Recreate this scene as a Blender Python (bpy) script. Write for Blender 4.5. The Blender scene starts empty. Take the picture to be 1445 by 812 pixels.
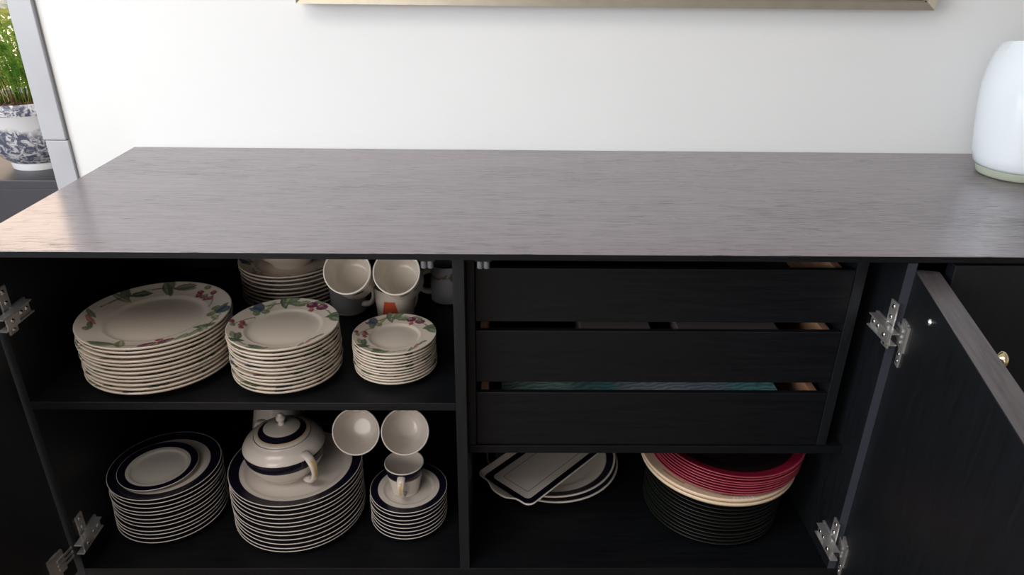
import bpy, bmesh, math, random
import numpy as np
from mathutils import Vector, Matrix

S = bpy.context.scene
COL = S.collection
PI = math.pi
random.seed(7)

# ------------------------------------------------------------------ camera
F_PX = 1033.19
PITCH, YAW, ROLL = 0.4467, 0.0160, 0.0122
cam_d = bpy.data.cameras.new('camera')
cam = bpy.data.objects.new('camera', cam_d); COL.objects.link(cam)
cam_d.sensor_fit = 'HORIZONTAL'; cam_d.sensor_width = 36.0
cam_d.lens = F_PX / 1445 * 36.0
cam_d.clip_start = 0.02; cam_d.clip_end = 200
cp, sp, cy, sy = math.cos(PITCH), math.sin(PITCH), math.cos(YAW), math.sin(YAW)
fwd = Vector((sy*cp, cy*cp, -sp)); rgt = Vector((cy, -sy, 0)); dwn = fwd.cross(rgt)
cr, sr = math.cos(ROLL), math.sin(ROLL)
rx = rgt*cr - dwn*sr; dx = dwn*cr + rgt*sr
m3 = Matrix((rx, -dx, -fwd)).transposed()
cam.matrix_world = Matrix.Translation((0, -0.9442, 1.2)) @ m3.to_4x4()
S.camera = cam

# ------------------------------------------------------------------ world, light, exposure
w = bpy.data.worlds.new('world'); S.world = w; w.use_nodes = True
bg = w.node_tree.nodes['Background']
bg.inputs['Color'].default_value = (1.0, 0.79, 0.63, 1); bg.inputs['Strength'].default_value = 3.8

def area(name, loc, target, sx, sy_, power, color):
    d = bpy.data.lights.new(name, 'AREA'); d.shape = 'RECTANGLE'; d.size = sx; d.size_y = sy_
    d.energy = power; d.color = color
    o = bpy.data.objects.new(name, d); COL.objects.link(o); o.location = loc
    o.rotation_euler = (Vector(target)-Vector(loc)).to_track_quat('-Z', 'Y').to_euler()
    return o
area('window_daylight', (-3.0, -1.9, 1.65), (0.0, 0.5, 1.0), 1.8, 1.5, 100, (0.90, 0.95, 1.0))
area('ceiling_bounce_fill', (-1.1, -1.2, 2.5), (-1.1, -1.1, 0), 1.6, 1.0, 30, (1.0, 0.95, 0.90))  # added overhead fill, stands in for light bounced off the ceiling
area('front_fill', (-1.7, -3.6, 1.35), (-.3, 0.2, .6), 2.2, 1.6, 62, (1.0, 0.95, 0.90))  # added soft fill from the front, brightens the crockery inside the cabinet

S.view_settings.view_transform = 'Standard'; S.view_settings.look = 'None'
S.view_settings.gamma = 1.0; S.view_settings.use_curve_mapping = False
S.view_settings.exposure = -0.22

# ------------------------------------------------------------------ materials
def newmat(name):
    m = bpy.data.materials.new(name); m.use_nodes = True
    return m, m.node_tree.nodes, m.node_tree.links, m.node_tree.nodes['Principled BSDF']
def simple(name, col, rough=0.5, metal=0.0, ior=1.5, noise=0.0, nscale=30, bump=0.0):
    m, N, L, b = newmat(name)
    b.inputs['Base Color'].default_value = (*col, 1); b.inputs['Roughness'].default_value = rough
    b.inputs['Metallic'].default_value = metal; b.inputs['IOR'].default_value = ior
    if noise or bump:
        tc = N.new('ShaderNodeTexCoord'); n = N.new('ShaderNodeTexNoise'); n.inputs['Scale'].default_value = nscale
        n.inputs['Detail'].default_value = 5
        L.new(tc.outputs['Object'], n.inputs['Vector'])
        if noise:
            r = N.new('ShaderNodeValToRGB')
            r.color_ramp.elements[0].position = .3; r.color_ramp.elements[1].position = .7
            r.color_ramp.elements[0].color = (*[c*(1-noise) for c in col], 1)
            r.color_ramp.elements[1].color = (*[min(1, c*(1+noise)) for c in col], 1)
            L.new(n.outputs['Fac'], r.inputs['Fac']); L.new(r.outputs['Color'], b.inputs['Base Color'])
        if bump:
            bm_ = N.new('ShaderNodeBump'); bm_.inputs['Strength'].default_value = bump; bm_.inputs['Distance'].default_value = .002
            L.new(n.outputs['Fac'], bm_.inputs['Height']); L.new(bm_.outputs['Normal'], b.inputs['Normal'])
    return m
def wood(name, dark, light, axis='X', rough=.35, ior=1.5, bump=.25, scale=1.0, spec=.5, pores=0.0):
    """open-grained wood: short pores running along one axis, over a soft figure"""
    m, N, L, b = newmat(name)
    tc = N.new('ShaderNodeTexCoord')
    def stretched(along, across, detail, dist=0.0):
        mp = N.new('ShaderNodeMapping'); L.new(tc.outputs['Object'], mp.inputs['Vector'])
        s_ = {'X': (along, across, across), 'Z': (across, across, along), 'Y': (across, along, across)}[axis]
        mp.inputs['Scale'].default_value = [q*scale for q in s_]
        n_ = N.new('ShaderNodeTexNoise'); n_.inputs['Scale'].default_value = 1.0; n_.inputs['Detail'].default_value = detail
        n_.inputs['Roughness'].default_value = .6; n_.inputs['Distortion'].default_value = dist
        L.new(mp.outputs['Vector'], n_.inputs['Vector']); return n_
    n = stretched(9, 130, 4, .5); n2 = stretched(20, 620, 2); n3 = stretched(2.0, 9, 3, .8)
    r = N.new('ShaderNodeValToRGB')
    r.color_ramp.elements[0].position = .30; r.color_ramp.elements[0].color = (*dark, 1)
    r.color_ramp.elements[1].position = .58; r.color_ramp.elements[1].color = (*light, 1)
    L.new(n.outputs['Fac'], r.inputs['Fac'])
    # pores: thin dark dashes, denser where the figure is open
    ad = N.new('ShaderNodeMath'); ad.operation = 'MULTIPLY_ADD'; ad.inputs[1].default_value = .35
    L.new(n3.outputs['Fac'], ad.inputs[0]); L.new(n2.outputs['Fac'], ad.inputs[2])
    pr = N.new('ShaderNodeValToRGB'); pr.color_ramp.elements[0].position = .775; pr.color_ramp.elements[1].position = .84
    L.new(ad.outputs[0], pr.inputs['Fac'])
    pm = N.new('ShaderNodeMath'); pm.operation = 'MULTIPLY'; pm.inputs[1].default_value = pores; L.new(pr.outputs['Color'], pm.inputs[0])
    mxc = N.new('ShaderNodeMixRGB'); mxc.inputs[2].default_value = (*[c*.22 for c in dark], 1)
    L.new(pm.outputs[0], mxc.inputs[0]); L.new(r.outputs['Color'], mxc.inputs[1]); L.new(mxc.outputs[0], b.inputs['Base Color'])
    mx = N.new('ShaderNodeMath'); mx.operation = 'MULTIPLY_ADD'; mx.inputs[1].default_value = -.9
    L.new(pm.outputs[0], mx.inputs[0]); L.new(n.outputs['Fac'], mx.inputs[2])
    bp = N.new('ShaderNodeBump'); bp.inputs['Strength'].default_value = bump; bp.inputs['Distance'].default_value = .0005
    L.new(mx.outputs[0], bp.inputs['Height']); L.new(bp.outputs['Normal'], b.inputs['Normal'])
    rr = N.new('ShaderNodeMapRange'); rr.inputs['From Min'].default_value = .3; rr.inputs['From Max'].default_value = .7
    rr.inputs['To Min'].default_value = rough*1.2; rr.inputs['To Max'].default_value = rough*.85
    L.new(n2.outputs['Fac'], rr.inputs['Value']); L.new(rr.outputs['Result'], b.inputs['Roughness'])
    b.inputs['IOR'].default_value = ior
    b.inputs['Specular IOR Level'].default_value = spec
    return m
def china(name, rough=.18, ior=1.5):
    """glazed china whose printed decor is stored per vertex"""
    m, N, L, b = newmat(name)
    a = N.new('ShaderNodeAttribute'); a.attribute_name = 'Col'
    L.new(a.outputs['Color'], b.inputs['Base Color'])
    b.inputs['Roughness'].default_value = rough; b.inputs['IOR'].default_value = ior
    return m

M_TOP = wood('stained_oak_top', (.190, .160, .176), (.240, .206, .226), 'X', .19, 1.9, .26, pores=1.0)
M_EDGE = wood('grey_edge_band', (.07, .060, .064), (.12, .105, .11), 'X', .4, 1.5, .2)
M_EDGEB = simple('blue_black_edge_band', (.040, .045, .060), .45)
M_LOWCAB = simple('blue_grey_lacquer', (.050, .050, .062), .4)
M_BLK = wood('black_stained_wood', (.0020, .0025, .0035), (.0040, .0047, .0063), 'X', .45, 1.45, .3, spec=.35)
M_BLKV = wood('black_stained_wood_upright', (.0028, .0039, .0054), (.0056, .0074, .0098), 'Z', .45, 1.45, .15)
M_PINE = wood('pine_board', (.42, .20, .11), (.62, .34, .21), 'Y', .5, 1.45, .2, .5)
M_WALL = simple('white_wall_paint', (.765, .775, .78), .85, noise=.012, nscale=3, bump=.06)
M_MARBLE = simple('grey_marble', (.43, .44, .475), .35, noise=.07, nscale=7)
M_FLOOR = wood('floor_boards', (.10, .07, .05), (.17, .12, .09), 'X', .4, 1.45, .1, .4)
M_CHINA = china('glazed_china')
M_DKCH = china('dark_stoneware', .38, 1.4)
M_STEEL = simple('nickel_steel', (.66, .65, .64), .28, .82, noise=.1, nscale=80)
M_SCREW = simple('bright_screw', (.8, .8, .8), .15, 1.0)
M_DARKM = simple('dark_metal', (.03, .028, .026), .4, .6)
M_BRASS = simple('brass', (.83, .68, .42), .22, 1.0)
M_GREYP = simple('grey_plastic', (.15, .15, .16), .4)
M_FRAME = simple('champagne_metal', (.42, .38, .31), .38, .7, noise=.06, nscale=25)
M_PICT = simple('dark_picture_surface', (.012, .011, .010), .25, noise=.4, nscale=9)
M_SOIL = simple('soil', (.10, .055, .03), .9, noise=.5, nscale=60, bump=.8)
M_STALK = simple('dry_stalk', (.55, .42, .22), .7)
M_WHITEP = simple('white_window_paint', (.8, .8, .8), .4)
M_SEAM = simple('dark_gap', (.28, .28, .28), .8)

def leafmat(name, c0, c1, scale=25):
    m, N, L, b = newmat(name)
    tc = N.new('ShaderNodeTexCoord'); n = N.new('ShaderNodeTexNoise'); n.inputs['Scale'].default_value = scale
    L.new(tc.outputs['Object'], n.inputs['Vector'])
    r = N.new('ShaderNodeValToRGB'); r.color_ramp.elements[0].color = (*c0, 1); r.color_ramp.elements[1].color = (*c1, 1)
    r.color_ramp.elements[0].position = .35; r.color_ramp.elements[1].position = .65
    L.new(n.outputs['Fac'], r.inputs['Fac']); L.new(r.outputs['Color'], b.inputs['Base Color'])
    b.inputs['Roughness'].default_value = .5
    b.inputs['Subsurface Weight'].default_value = 0
    t = N.new('ShaderNodeBsdfTranslucent'); L.new(r.outputs['Color'], t.inputs['Color'])
    mx = N.new('ShaderNodeMixShader'); mx.inputs[0].default_value = .4
    L.new(b.outputs[0], mx.inputs[1]); L.new(t.outputs[0], mx.inputs[2])
    L.new(mx.outputs[0], N['Material Output'].inputs['Surface'])
    return m
M_FERN = leafmat('feathery_green', (.07, .22, .02), (.30, .50, .07), 18)
M_HEDGE = leafmat('hedge_green', (.08, .16, .03), (.45, .52, .18), 3)

def glassmat(name, col, rough=0.0, ior=1.5):
    m, N, L, b = newmat(name)
    b.inputs['Base Color'].default_value = (*col, 1); b.inputs['Transmission Weight'].default_value = 1
    b.inputs['Roughness'].default_value = rough; b.inputs['IOR'].default_value = ior
    return m
M_GBASE = glassmat('pale_green_glass', (.72, .80, .66), .08, 1.5)
M_GBASE.node_tree.nodes['Principled BSDF'].inputs['Transmission Weight'].default_value = .45
M_PANE = glassmat('window_glass', (1, 1, 1), 0, 1.02)
M_VASE = simple('white_cased_glass', (.80, .87, .93), .06, 0, 1.5)

def transfer():
    """white pottery with blue-grey printed landscape bands"""
    m, N, L, b = newmat('blue_transferware')
    tc = N.new('ShaderNodeTexCoord')
    sx = N.new('ShaderNodeSeparateXYZ'); L.new(tc.outputs['Object'], sx.inputs[0])
    n = N.new('ShaderNodeTexNoise'); n.inputs['Scale'].default_value = 48; n.inputs['Detail'].default_value = 8; n.inputs['Roughness'].default_value = .72
    n.inputs['Distortion'].default_value = 1.2
    L.new(tc.outputs['Object'], n.inputs['Vector'])
    v = N.new('ShaderNodeTexNoise'); v.inputs['Scale'].default_value = 15; v.inputs['Detail'].default_value = 3
    L.new(tc.outputs['Object'], v.inputs['Vector'])
    fine = N.new('ShaderNodeValToRGB'); fine.color_ramp.elements[0].position = .44; fine.color_ramp.elements[1].position = .53
    L.new(n.outputs['Fac'], fine.inputs['Fac'])
    big = N.new('ShaderNodeValToRGB')      # where the landscape covers the body, by height and patch
    big.color_ramp.elements[0].position = .40; big.color_ramp.elements[1].position = .56
    hz = N.new('ShaderNodeValToRGB'); e = hz.color_ramp.elements
    e[0].position = 0; e[0].color = (0, 0, 0, 1)
    e[1].position = 1; e[1].color = (.85, .85, .85, 1)
    for p_, c_ in ((.09, .0), (.12, .74), (.55, .68), (.66, .44), (.78, .30), (.84, .30), (.845, .9)):
        k = e.new(p_); k.color = (c_, c_, c_, 1)
    mz = N.new('ShaderNodeMath'); mz.operation = 'MULTIPLY'; mz.inputs[1].default_value = 1/.195
    L.new(sx.outputs['Z'], mz.inputs[0]); L.new(mz.outputs[0], hz.inputs['Fac'])
    ad = N.new('ShaderNodeMath'); ad.operation = 'ADD'; L.new(hz.outputs['Color'], ad.inputs[0]); L.new(v.outputs['Fac'], ad.inputs[1])
    sb = N.new('ShaderNodeMath'); sb.operation = 'SUBTRACT'; sb.inputs[1].default_value = .52; L.new(ad.outputs[0], sb.inputs[0])
    L.new(sb.outputs[0], big.inputs['Fac'])
    mu = N.new('ShaderNodeMath'); mu.operation = 'MULTIPLY'; L.new(fine.outputs['Color'], mu.inputs[0]); L.new(big.outputs['Color'], mu.inputs[1])
    mx = N.new('ShaderNodeMixRGB'); mx.inputs[1].default_value = (.66, .67, .70, 1); mx.inputs[2].default_value = (.10, .11, .17, 1)
    L.new(mu.outputs[0], mx.inputs[0]); L.new(mx.outputs[0], b.inputs['Base Color'])
    b.inputs['Roughness'].default_value = .15
    return m
M_POT = transfer()

def matmat():
    """printed placemat: dark ground, teal patch at both ends and a silver-blue wave in the middle"""
    m, N, L, b = newmat('teal_wave_print')
    tc = N.new('ShaderNodeTexCoord'); sx = N.new('ShaderNodeSeparateXYZ'); L.new(tc.outputs['Object'], sx.inputs[0])
    mr = N.new('ShaderNodeMapRange'); mr.inputs['From Min'].default_value = -.235; mr.inputs['From Max'].default_value = .235
    L.new(sx.outputs['X'], mr.inputs['Value'])
    r = N.new('ShaderNodeValToRGB'); e = r.color_ramp.elements
    e[0].position = 0; e[0].color = (.015, .03, .03, 1); e[1].position = 1; e[1].color = (.05, .34, .36, 1)
    for p_, c_ in ((.07, (.08, .22, .19)), (.22, (.10, .25, .21)), (.27, (.015, .05, .05)), (.40, (.01, .10, .11)), (.47, (.13, .18, .24)),
                   (.60, (.23, .29, .38)), (.72, (.13, .18, .26)), (.80, (.12, .17, .25)), (.84, (.04, .27, .30))):
        k = e.new(p_); k.color = (*c_, 1)
    L.new(mr.outputs['Result'], r.inputs['Fac'])
    wv = N.new('ShaderNodeTexWave'); wv.inputs['Scale'].default_value = 30; wv.inputs['Distortion'].default_value = 9; wv.inputs['Detail'].default_value = 2
    mp = N.new('ShaderNodeMapping'); mp.inputs['Rotation'].default_value = (0, 0, 1.35); L.new(tc.outputs['Object'], mp.inputs['Vector']); L.new(mp.outputs['Vector'], wv.inputs['Vector'])
    mx = N.new('ShaderNodeMixRGB'); mx.blend_type = 'MULTIPLY'; mx.inputs[0].default_value = .5
    gm = N.new('ShaderNodeGamma'); gm.inputs[1].default_value = .42; L.new(r.outputs['Color'], gm.inputs[0])
    L.new(gm.outputs[0], mx.inputs[1]); L.new(wv.outputs['Color'], mx.inputs[2]); L.new(mx.outputs[0], b.inputs['Base Color'])
    b.inputs['Roughness'].default_value = .3
    return m
M_MAT = matmat()
M_MATB = wood('brown_mat', (.17, .125, .12), (.27, .205, .195), 'X', .5, 1.45, .2, .4)

# ------------------------------------------------------------------ helpers
def obj(name, verts, faces, mat, parent=None, smooth=False, loc=(0, 0, 0), rot=(0, 0, 0), cols=None):
    me = bpy.data.meshes.new(name); me.from_pydata([tuple(v) for v in verts], [], faces)
    me.materials.append(mat)
    if smooth: me.polygons.foreach_set('use_smooth', [True]*len(me.polygons))
    if cols is not None:
        at = me.color_attributes.new('Col', 'FLOAT_COLOR', 'POINT')
        c4 = np.ones((len(verts), 4), dtype=np.float32); c4[:, :3] = cols
        at.data.foreach_set('color', c4.ravel())
    me.update()
    o = bpy.data.objects.new(name, me); COL.objects.link(o)
    o.location = loc; o.rotation_euler = rot
    if parent: o.parent = parent
    return o
def tag(o, label, cat=None, group=None):
    o['label'] = label
    if cat: o['category'] = cat
    if group: o['group'] = group
    return o
def struct(o, label=None, cat=None):
    o['kind'] = 'structure'
    if label: o['label'] = label
    if cat: o['category'] = cat
    return o
def empty(name, loc, rot=(0, 0, 0)):
    o = bpy.data.objects.new(name, None); COL.objects.link(o); o.location = loc; o.rotation_euler = rot
    o.empty_display_size = .05
    return o
class MB:
    def __init__(s): s.v = []; s.f = []
    def add(s, v, f):
        k = len(s.v); s.v += [tuple(q) for q in v]; s.f += [tuple(i+k for i in q) for q in f]; return s
    def box(s, x0, x1, y0, y1, z0, z1, b=0.0):
        bm = bmesh.new(); bmesh.ops.create_cube(bm, size=1)
        for q in bm.verts:
            q.co = ((x0+x1)/2+q.co.x*(x1-x0), (y0+y1)/2+q.co.y*(y1-y0), (z0+z1)/2+q.co.z*(z1-z0))
        if b: bmesh.ops.bevel(bm, geom=bm.edges[:], offset=b, segments=2, affect='EDGES', profile=.5)
        bm.verts.index_update()
        s.add([q.co[:] for q in bm.verts], [[q.index for q in fc.verts] for fc in bm.faces]); bm.free(); return s
    def lathe(s, prof, n=48, c=(0, 0, 0), ax=None):
        v = []; f = []
        for r, z in prof:
            for i in range(n):
                a = 2*PI*i/n; v.append(Vector((r*math.cos(a), r*math.sin(a), z)))
        for j in range(len(prof)-1):
            for i in range(n):
                i2 = (i+1) % n; f.append((j*n+i, j*n+i2, (j+1)*n+i2, (j+1)*n+i))
        if ax is not None:
            q = Vector((0, 0, 1)).rotation_difference(Vector(ax)); v = [q @ p for p in v]
        v = [p+Vector(c) for p in v]
        return s.add(v, f)
    def tube(s, pts, rad, n=8, flat=1.0, side=None):
        pts = [Vector(p) for p in pts]; v = []; f = []
        prev = None
        for i, p in enumerate(pts):
            t = (pts[min(i+1, len(pts)-1)]-pts[max(i-1, 0)]).normalized()
            u = Vector(side) if side is not None else (Vector((0, 0, 1)) if abs(t.z) < .9 else Vector((1, 0, 0)))
            if prev is not None and side is None: u = prev
            u = (u-t*u.dot(t)).normalized(); prev = u; w_ = t.cross(u)
            r = rad[i] if hasattr(rad, '__len__') else rad
            for k in range(n):
                a = 2*PI*k/n; v.append(p+u*(math.cos(a)*r*flat)+w_*(math.sin(a)*r))
        for i in range(len(pts)-1):
            for k in range(n):
                k2 = (k+1) % n; f.append((i*n+k, i*n+k2, (i+1)*n+k2, (i+1)*n+k))
        f.append(tuple(range(n-1, -1, -1))); f.append(tuple((len(pts)-1)*n+k for k in range(n)))
        return s.add(v, f)
    def make(s, name, mat, parent=None, smooth=False, loc=(0, 0, 0), rot=(0, 0, 0), cols=None):
        return obj(name, s.v, s.f, mat, parent, smooth, loc, rot, cols)
def box(name, x0, x1, y0, y1, z0, z1, mat, parent=None, b=0.0, loc=(0, 0, 0), rot=(0, 0, 0)):
    return MB().box(x0, x1, y0, y1, z0, z1, b).make(name, mat, parent, False, loc, rot)
def auto_smooth(o, ang=35):
    me = o.data
    bm = bmesh.new(); bm.from_mesh(me)
    for e_ in bm.edges:
        if len(e_.link_faces) == 2 and e_.calc_face_angle(0) > math.radians(ang): e_.smooth = False
    for fc in bm.faces: fc.smooth = True
    bm.to_mesh(me); bm.free(); return o

# ------------------------------------------------------------------ setting
YW = .556; YG_ = 1.81
M_CEIL = simple('ceiling_paint', (.75, .74, .72), .9)
struct(box('floor', -4.5, 3.5, -4, 2.6, -.05, 0, M_FLOOR), 'wooden floor under the sideboard', 'floor')
struct(box('wall_back', -.889, 3.2, YW, YW+.12, 0, 2.7, M_WALL), 'white painted wall behind the black sideboard', 'wall')
struct(box('wall_left', -4.2, -2.1, YW, YW+.12, 0, 2.7, M_WALL), 'white painted wall beyond the opening on the left', 'wall')
struct(box('wall_top', -2.1, -.889, YW, YW+.12, 2.3, 2.6, M_WALL), 'white wall above the opening', 'wall')
t = struct(box('trim_1', -.938, -.892, YW-.010, YW+.12, .8150, 2.3, M_MARBLE, b=.0015), 'upper grey marble casing strip at the edge of the opening', 'trim')
t = struct(box('trim_2', -.936, -.890, YW-.008, YW+.12, 0, .8135, M_MARBLE, b=.0015), 'lower grey marble casing strip beside the sideboard', 'trim')
struct(box('trim_3', -.8925, -.889, YW-.0008, YW+.02, 0, 2.3, M_SEAM), 'dark joint between marble casing and white wall', 'trim')
struct(box('ceiling', -4.2, 3.2, -3.9, YG_, 2.6, 2.7, M_CEIL), 'white ceiling', 'ceiling')
struct(box('wall_front', -4.2, 3.2, -4.0, -3.9, 0, 2.7, M_WALL), 'white wall behind the viewer', 'wall')
struct(box('wall_right', 3.2, 3.3, -4.0, YW+.12, 0, 2.7, M_WALL), 'white wall at the right of the room', 'wall')
struct(box('wall_side', -4.3, -4.2, -4.0, YG_, 0, 2.7, M_WALL), 'white wall at the left of the room', 'wall')
struct(box('wall_annex', -.05, .05, YW+.12, YG_, 0, 2.7, M_WALL), 'white wall closing the annex', 'wall')
# glazed garden window beyond the opening
YG = 1.75
wf = MB()
for x in (-3.3, -2.1, -.7): wf.box(x-.03, x+.03, YG, YG+.06, .35, 2.4)
for z in (.35, .98, 2.4): wf.box(-3.33, -.67, YG+.003, YG+.057, z-.02, z+.02)
win = struct(wf.make('window_1', M_WHITEP), 'white framed garden window behind the potted plant', 'window')
for x0, x1 in ((-3.27, -2.13), (-2.07, -.73)):
    for z0, z1 in ((.37, .96), (1.0, 2.38)):
        box('pane', x0, x1, YG+.025, YG+.031, z0, z1, M_PANE, win)
struct(box('wall_far_top', -4.2, -.05, YG, YG+.06, 2.42, 2.6, M_WALL), 'white wall above the garden window', 'wall')
struct(box('wall_far_left', -4.2, -3.33, YG, YG+.06, .33, 2.42, M_WALL), 'white wall left of the garden window', 'wall')
struct(box('wall_far_right', -.67, -.05, YG, YG+.06, .33, 2.42, M_WALL), 'white wall right of the garden window', 'wall')
struct(box('wall_far', -4.2, -.05, YG, YG+.06, 0, .33, M_WALL), 'low white wall under the garden window', 'wall')

# hedge outside the window, one leaf mesh repeated as real leaf quads
rnd = random.Random(3)
hb = MB()
for i in range(9000):
    x = rnd.uniform(-4.6, -1.4); z = rnd.uniform(.0, 1.02+.10*math.sin(x*5)+rnd.uniform(-.08, .08)); y = 3.0+rnd.uniform(-.18, .25)+.1*math.sin(z*6+x*3)
    a = Vector((rnd.gauss(0, 1), rnd.gauss(0, 1), rnd.gauss(0, 1))).normalized(); b_ = a.orthogonal().normalized()
    L_ = rnd.uniform(.02, .04); W_ = L_*.45; c = Vector((x, y, z)); n_ = a.cross(b_)*.004
    hb.add([c-a*L_, c+b_*W_+n_, c+a*L_, c-b_*W_+n_], [(0, 1, 2, 3)])
hedge = empty('garden_hedge', (0, 0, 0)); tag(hedge, 'sunlit green hedge seen through the garden window behind the pot', 'hedge')
h_ = hb.make('foliage', M_HEDGE, hedge); h_['kind'] = 'stuff'
sb_ = MB()
for x in np.arange(-4.4, -1.4, .22): sb_.tube([(x, 3.05, 0), (x+.03, 3.0, .5), (x-.02, 3.06, .9)], [.014, .010, .004], 6)
s_ = sb_.make('stem', M_STALK, hedge, True)

# black low cabinet by the window
lc = empty('low_cabinet', (-1.42, 1.16, 0)); tag(lc, 'low black cabinet under the blue and white flower pot', 'cabinet')
box('cabinet_top', -.50, .50, -.175, .26, .5655, .59, M_LOWCAB, lc, .002)
box('cabinet_body', -.49, .49, -.172, .25, .06, .565, M_LOWCAB, lc, .001)
box('plinth', -.46, .46, -.13, .22, 0, .06, M_BLK, lc)

# flower pot and its plant
pt = empty('flower_pot', (-1.335, 1.15, .5902)); tag(pt, 'round blue and white printed pottery flower pot on low black cabinet', 'flower pot')
prof = [(0, .004), (.068, .004), (.071, 0), (.076, 0), (.078, .012), (.077, .018), (.093, .032), (.116, .060), (.132, .095), (.140, .130), (.142, .160), (.144, .164),
        (.146, .172), (.146, .191), (.143, .195), (.138, .194), (.135, .186), (.133, .17), (.131, .165), (.0, .165)]
auto_smooth(MB().lathe(prof, 72).make('bowl', M_POT, pt, True), 50)
sv = []; sf = []
sn = 40
for j, r in enumerate(np.linspace(.0, .131, 10)):
    for i in range(sn): sv.append((r*math.cos(2*PI*i/sn), r*math.sin(2*PI*i/sn), .176+rnd.uniform(0, .012)*(j < 9)))
for j in range(9):
    for i in range(sn): sf.append((j*sn+i, j*sn+(i+1) % sn, (j+1)*sn+(i+1) % sn, (j+1)*sn+i))
obj('soil', sv, sf, M_SOIL, pt)
pl = empty('potted_plant', (-1.335, 1.15, .770)); tag(pl, 'feathery bright green plant growing in the blue and white pot', 'plant')
stb = MB(); lfb = MB()
for i in range(60):
    a = rnd.uniform(0, 2*PI); r0 = rnd.uniform(.0, .085); lean = rnd.uniform(.03, .17); h = rnd.uniform(.16, .34)
    p0 = Vector((r0*math.cos(a), r0*math.sin(a), 0)); da = Vector((math.cos(a), math.sin(a), 0))
    pts = [p0+da*lean*(q**2)+Vector((0, 0, h*q)) for q in (0, .25, .5, .75, 1)]
    stb.tube(pts, [.0018, .0015, .0012, .0009, .0005], 4)
    for k in range(150):
        q = rnd.uniform(.22, 1); p = p0+da*lean*(q**2)+Vector((0, 0, h*q))
        d = Vector((rnd.gauss(0, 1), rnd.gauss(0, 1), rnd.gauss(.5, .6))).normalized(); l_ = rnd.uniform(.012, .04)
        s2 = d.orthogonal().normalized()*.0008
        lfb.add([p-s2, p+s2, p+d*l_+Vector((0, 0, -.003))], [(0, 1, 2)])
stb.make('stem', M_FERN, pl, True); o_ = lfb.make('foliage', M_FERN, pl); o_['kind'] = 'stuff'
db = MB()
for i in range(26):
    a = rnd.uniform(0, 2*PI); r0 = rnd.uniform(.05, .115); p0 = Vector((r0*math.cos(a), r0*math.sin(a), .008))
    db.tube([p0, p0+Vector((rnd.uniform(-.02, .02), rnd.uniform(-.02, .02), rnd.uniform(.02, .06)))], [.0012, .0006], 4)
d_ = db.make('dry_stalks', M_STALK, pl, True); d_['label'] = 'pale dry stalks at the base'; d_['kind'] = 'stuff'

# picture frame
fr = empty('picture_frame', (.2137, YW-.001, 1.084)); tag(fr, 'champagne metal framed dark picture hanging on the white wall', 'picture frame')
FW, FH = .598, .62
def member(name, pts):      # mitred member, extruded towards the room with a sloped outer edge
    (x0, z0), (x1, z1), (x2, z2), (x3, z3) = pts
    v = [(x0, 0, z0), (x1, 0, z1), (x2, 0, z2), (x3, 0, z3), (x0, -.041, z0), (x1, -.041, z1), (x2, -.036, z2), (x3, -.036, z3)]
    obj(name, v, [(0, 1, 2, 3), (4, 7, 6, 5), (0, 4, 5, 1), (1, 5, 6, 2), (2, 6, 7, 3), (3, 7, 4, 0)], M_FRAME, fr)
q = .014
member('frame_member', [(-FW, 0), (FW, 0), (FW-q, q), (-FW+q, q)])
member('frame_member', [(FW, 0), (FW, FH), (FW-q, FH-q), (FW-q, q)])
member('frame_member', [(FW, FH), (-FW, FH), (-FW+q, FH-q), (FW-q, FH-q)])
member('frame_member', [(-FW, FH), (-FW, 0), (-FW+q, q), (-FW+q, FH-q)])
sl = MB()
for k in range(3):
    e0 = q+.004*k; e1 = e0+.0025; yy = -.030+.006*k
    sl.box(FW-e1, FW-e0, yy, 0, e0, FH-e0); sl.box(-FW+e0, -FW+e1, yy, 0, e0, FH-e0)
    sl.box(-FW+e0, FW-e0, yy, 0, e0, e1); sl.box(-FW+e0, FW-e0, yy, 0, FH-e1, FH-e0)
sl.make('inner_slip', M_FRAME, fr)
box('picture', -FW+.03, FW-.03, -.012, 0, .028, FH-.03, M_PICT, fr)

# ------------------------------------------------------------------ sideboard
DY = .07; TOPZ = .80; ZS = .5347; ZB = .1800; YF = .02; YB = .548; XL = -.761; XR = 1.27
sbd = empty('sideboard', (.25, .276, 0)); tag(sbd, 'long black wooden sideboard with open doors full of crockery', 'sideboard')
O = Vector((-.25, -.276, 0))
def sb(name, x0, x1, y0, y1, z0, z1, mat=M_BLK, b=.0008, parent=None, label=None):
    o = box(name, x0, x1, y0, y1, z0, z1, mat, parent or sbd, b, loc=O if parent is None else (0, 0, 0))
    if label: o['label'] = label
    return o
sb('top_panel', XL, XR, 0, .554, .79, .80, M_TOP, .0012, label='grey brown open-grained top with a satin sheen')
sb('front_edge_band', XL, XR, -.0006, -.0001, .7902, .7990, M_BLK, 0, label='black front edge of the top')
sb('carcass_rail', XL+.024, XR-.024, YF, YB, .781, .7899)
sb('side_panel', XL, -.737, YF, YB, .16, .7899, M_BLKV); sb('side_panel', XR-.024, XR, YF, YB, .16, .7899, M_BLKV)
sb('divider', -.0711, -.0538, YF, YB, .1801, .7809, M_BLKV)
sb('divider', .5885, .6030, YF, YB, .1801, .7809, M_BLKV)
o = box('edge_band', .5890, .6026, YF-.0006, YF-.0001, .181, .7805, M_EDGEB, sbd, loc=O); o['label'] = 'blue black front edge of the right divider'
sb('shelf', -.7369, -.0712, YF, YB-.01, .5205, ZS)
sb('shelf', -.0537, .5884, DY-.003, YB-.01, .4000, .4155)
sb('shelf', .6031, XR-.0241, YF, YB-.01, .50, .515)
sb('base_panel', XL+.024, XR-.024, YF, YB, .16, ZB)
sb('back_panel', XL+.024, XR-.024, YB-.009, YB, .1801, .7809)
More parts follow.
